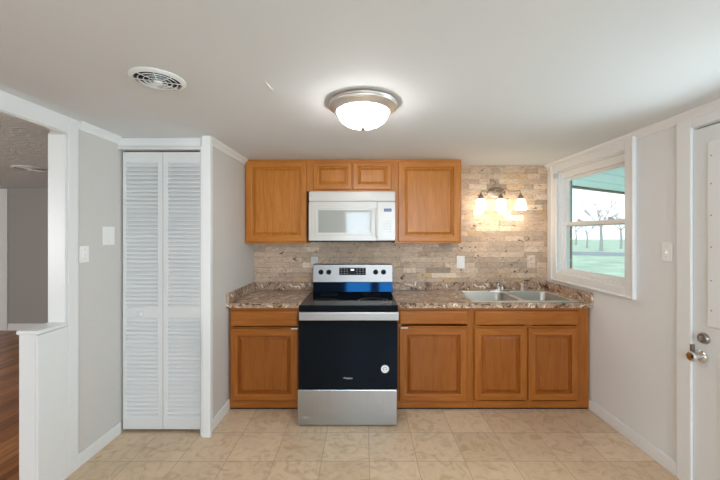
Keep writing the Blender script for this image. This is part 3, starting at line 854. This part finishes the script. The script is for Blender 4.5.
# ------------------------------------------------------------ vanity light
vl = thing('vanity_light', 'three shade bronze bronze wall light on the stone tile above the sink', 'wall light', (1.36, YB-.023, 1.885))
yw = YB-.023
bm = NB(); lathe(bm, [(.095, 0), (.095, -.006), (.080, -.016), (.062, -.020), (.02, -.024)], (1.355, yw, 1.868), 'Y', 32, sy=.62); obj('backplate', bm, bronze, vl, smooth=True)
VY = 3.24
VZ = 1.835
arm0 = [(1.325, yw-.02, 1.862), (1.30, VY+.02, 1.885), (1.26, VY, 1.872), (1.21, VY, 1.868), (1.172, VY, 1.875), (1.158, VY, 1.850)]
arm1 = [(2*1.353-x, y, z_) for x, y, z_ in arm0]
arm2 = [(1.353, yw-.02, 1.875), (1.353, VY+.03, 1.875), (1.353, VY, 1.865), (1.353, VY, 1.850)]
for a_ in (arm0, arm2, arm1):
    bm = NB(); tube(bm, spline(a_, 5), .0055, 8); ar = obj('arm', bm, bronze, vl, smooth=True)
    ex = a_[-1][0]
    bm = NB(); lathe(bm, [(.007, .014), (.010, .008), (.014, -.004), (.026, -.026), (.030, -.034), (.030, -.040)], (ex, VY, VZ), 'Z', 24); obj('socket_cup', bm, bronze, ar, smooth=True)
    bm = NB(); lathe(bm, [(.027, -.040), (.038, -.052), (.045, -.080), (.049, -.120), (.054, -.146), (.051, -.146), (.046, -.120), (.041, -.082), (.034, -.055), (.024, -.043)], (ex, VY, VZ), 'Z', 32)
    obj('glass_shade', bm, shadem, ar, smooth=True)

# ------------------------------------------------------------ switches, outlets, plates
def plate_y(name, label, cat, x0, x1, z0, z1, y, m, kind):
    t_ = thing(name, label, cat, ((x0+x1)/2, y, (z0+z1)/2), 'switch and outlet plates'); cx, cz = (x0+x1)/2, (z0+z1)/2
    bx('cover_plate', (x0, x1, y-.006, y, z0, z1), m, t_, .002)
    if kind == 'rocker': bx('rocker', (cx-.016, cx+.016, y-.010, y-.005, cz-.033, cz+.033), m, t_, .002)
    if kind == 'duplex':
        for s in (-.02, .02):
            bm = NB(); lathe(bm, [(.016, 0), (.016, -.004)], (cx, y-.005, cz+s), 'Y', 20); oo = obj('socket', bm, m, t_)
            bm = NB()
            for dx in (-.006, .006): box(bm, cx+dx-.001, cx+dx+.001, y-.0098, y-.0088, cz+s-.002, cz+s+.006)
            obj('slot', bm, dark, oo)
ty = YB-.022; st_ = 330/ty
def TX(p): return (p-363)/st_
def TZ(p): return 1.45+(234-p)/st_
plate_y('wall_switch', 'white rocker switch plate on the stone tile under the right wall cabinet', 'switch', TX(456.8), TX(464.6), TZ(268.2), TZ(255.8), ty, plate_w, 'rocker')
plate_y('wall_outlet', 'tan outlet plate on the stone tile under the vanity light', 'outlet', TX(527), TX(535), TZ(267.8), TZ(255.2), ty, tanpl, 'duplex')
plate_y('wall_outlet', 'white outlet plate behind the upper left corner of the range', 'outlet', TX(311), TX(318.2), TZ(268), TZ(256.5), ty, appl, 'duplex')
def plate_x(name, label, cat, xw, sgn, y0, y1, z0, z1, m, kind):
    t_ = thing(name, label, cat, (xw, (y0+y1)/2, (z0+z1)/2), 'switch and outlet plates'); cy, cz = (y0+y1)/2, (z0+z1)/2
    bx('cover_plate', (xw, xw+sgn*.007, y0, y1, z0, z1), m, t_, .0025)
    for s in ((-.03, .03) if kind != 'blank' else (-.042, .042)):
        bm = NB(); lathe(bm, [(.003, 0), (.003, sgn*.001)], (xw+sgn*.007, cy, cz+s), 'X', 8)
        obj('screw', bm, appl2, t_)
    if kind == 'toggle':
        bm = NB(); loops(bm, [[(xw+sgn*.006, cy-.005, cz-.011), (xw+sgn*.006, cy+.005, cz-.011), (xw+sgn*.006, cy+.005, cz+.011), (xw+sgn*.006, cy-.005, cz+.011)],
                              [(xw+sgn*.018, cy-.004, cz-.010), (xw+sgn*.018, cy+.004, cz-.010), (xw+sgn*.018, cy+.004, cz-.002), (xw+sgn*.018, cy-.004, cz-.002)]])
        obj('toggle', bm, m, t_)
plate_x('wall_switch', 'white toggle switch plate on the right wall beside the door', 'switch', XR, -1, 2.005, 2.072, 1.282, 1.398, plate_w, 'toggle')
plate_x('wall_outlet', 'white small cover plate on the left wall beside the opening casing', 'outlet', XL, 1, OY1+.082, 2.128, 1.27, 1.375, plate_w, 'toggle')
plate_x('cover_plate', 'blank white cover plate on the left wall touching the closet frame', 'wall plate', XL, 1, 2.243, 2.348, 1.375, 1.502, plate_w, 'blank')

# ------------------------------------------------------------ outdoors
struct(bx('ground', (2.011, 120, -40, 120, -.56, -.5), grass), 'green lawn outside the kitchen window')
struct(obj('ground', (lambda b_: (box(b_, -60, 60, -3.5, 3.5, -.5, -.49), bmesh.ops.rotate(b_, verts=b_.verts[:], cent=(0, 0, 0), matrix=Matrix.Rotation(math.radians(-30), 3, 'Z')), bmesh.ops.translate(b_, verts=b_.verts[:], vec=(24, 32, 0)), b_)[-1])(NB()), asph), 'grey road crossing behind the lawn')
# porch roof: teal boards and an outer beam
P = [(2.012, -1.0), (2.012, 4.157), (4.35, 5.46), (7.5, 7.2), (7.5, -1.0)]
bm = NB(); loops(bm, [[(x, y, 2.14) for x, y in P], [(x, y, 2.22) for x, y in P]])
pr_ = thing('porch_roof', 'pale teal painted porch ceiling outside the kitchen window', 'porch roof', (4.5, 2, 2.14))
obj('soffit', bm, porchm, pr_)
dirv = Vector((1.36, .76, 0)).normalized(); nv = Vector((-dirv.y, dirv.x, 0))
bm = NB(); p0 = Vector((2.02, 4.157, 0)); p1 = Vector((7.5, 7.2, 0))
loops(bm, [[p0+Vector((0, 0, 2.12)), p1+Vector((0, 0, 2.12)), p1+nv*.09+Vector((0, 0, 2.12)), p0+nv*.09+Vector((0, 0, 2.12))],
           [p0+Vector((0, 0, 2.17)), p1+Vector((0, 0, 2.17)), p1+nv*.09+Vector((0, 0, 2.17)), p0+nv*.09+Vector((0, 0, 2.17))]])
obj('edge_beam', bm, beamm, pr_)
bm = NB()
for k in range(1, 7):
    off = nv*(-.35*k); q0 = Vector((2.09, 4.19-.404*k, 0)); q1 = q0+dirv*5.0
    loops(bm, [[q0+Vector((0, 0, 2.134)), q1+Vector((0, 0, 2.134)), q1+nv*.02+Vector((0, 0, 2.134)), q0+nv*.02+Vector((0, 0, 2.134))],
               [q0+Vector((0, 0, 2.14)), q1+Vector((0, 0, 2.14)), q1+nv*.02+Vector((0, 0, 2.14)), q0+nv*.02+Vector((0, 0, 2.14))]])
obj('batten', bm, porchm, pr_)
bx('post', (6.9, 7.02, 6.7, 6.82, -.5, 2.14), white, pr_)
# bare trees
def tree(px, D, h, seed, label):
    rnd = random.Random(seed); x = (px-363)/330*D
    t_ = thing('bare_tree', label, 'tree', (x, D, -.5), 'bare trees beyond the lawn')
    bt = NB(); tube(bt, [(x, D, -.5), (x+.05, D, .8), (x-.05, D, h*.42)], [h*.030, h*.024, h*.018], 8)
    obj('trunk', bt, bark, t_)
    bm = NB()
    def br(p, d, L, r, lv):
        q = p+d*L*.5+Vector((rnd.uniform(-.08, .08),)*3)*L; e = p+d*L
        tube(bm, [p, q, e], [r, r*.8, r*.6], 5)
        if lv == 0: return
        for k in range(3 if lv > 1 else 4):
            nd_ = (d+Vector((rnd.uniform(-1, 1), rnd.uniform(-1, 1), rnd.uniform(-.3, .7)))*.75).normalized()
            br(p.lerp(e, rnd.uniform(.55, 1)), nd_, L*rnd.uniform(.55, .75), r*.55, lv-1)
    top = Vector((x-.05, D, h*.42))
    for k in range(5):
        a = 2*PI*k/5+rnd.uniform(-.4, .4)
        br(top-Vector((0, 0, rnd.uniform(0, .12)*h)), Vector((math.cos(a)*.7, math.sin(a)*.7, .9)).normalized(), h*.25, h*.012, 3)
    obj('branches', bm, bark, t_)
tree(587, 46, 4.2, 1, 'small bare tree farthest left in the window view')
tree(601, 38, 6.5, 2, 'taller bare tree in the middle of the window view')
tree(621, 43, 5.2, 3, 'bare tree at the right side of the window view')
tree(576, 60, 5.0, 5, 'distant bare tree at the left edge of the window view')

for o in bpy.data.objects:
    if '_w' in o: del o['_w']
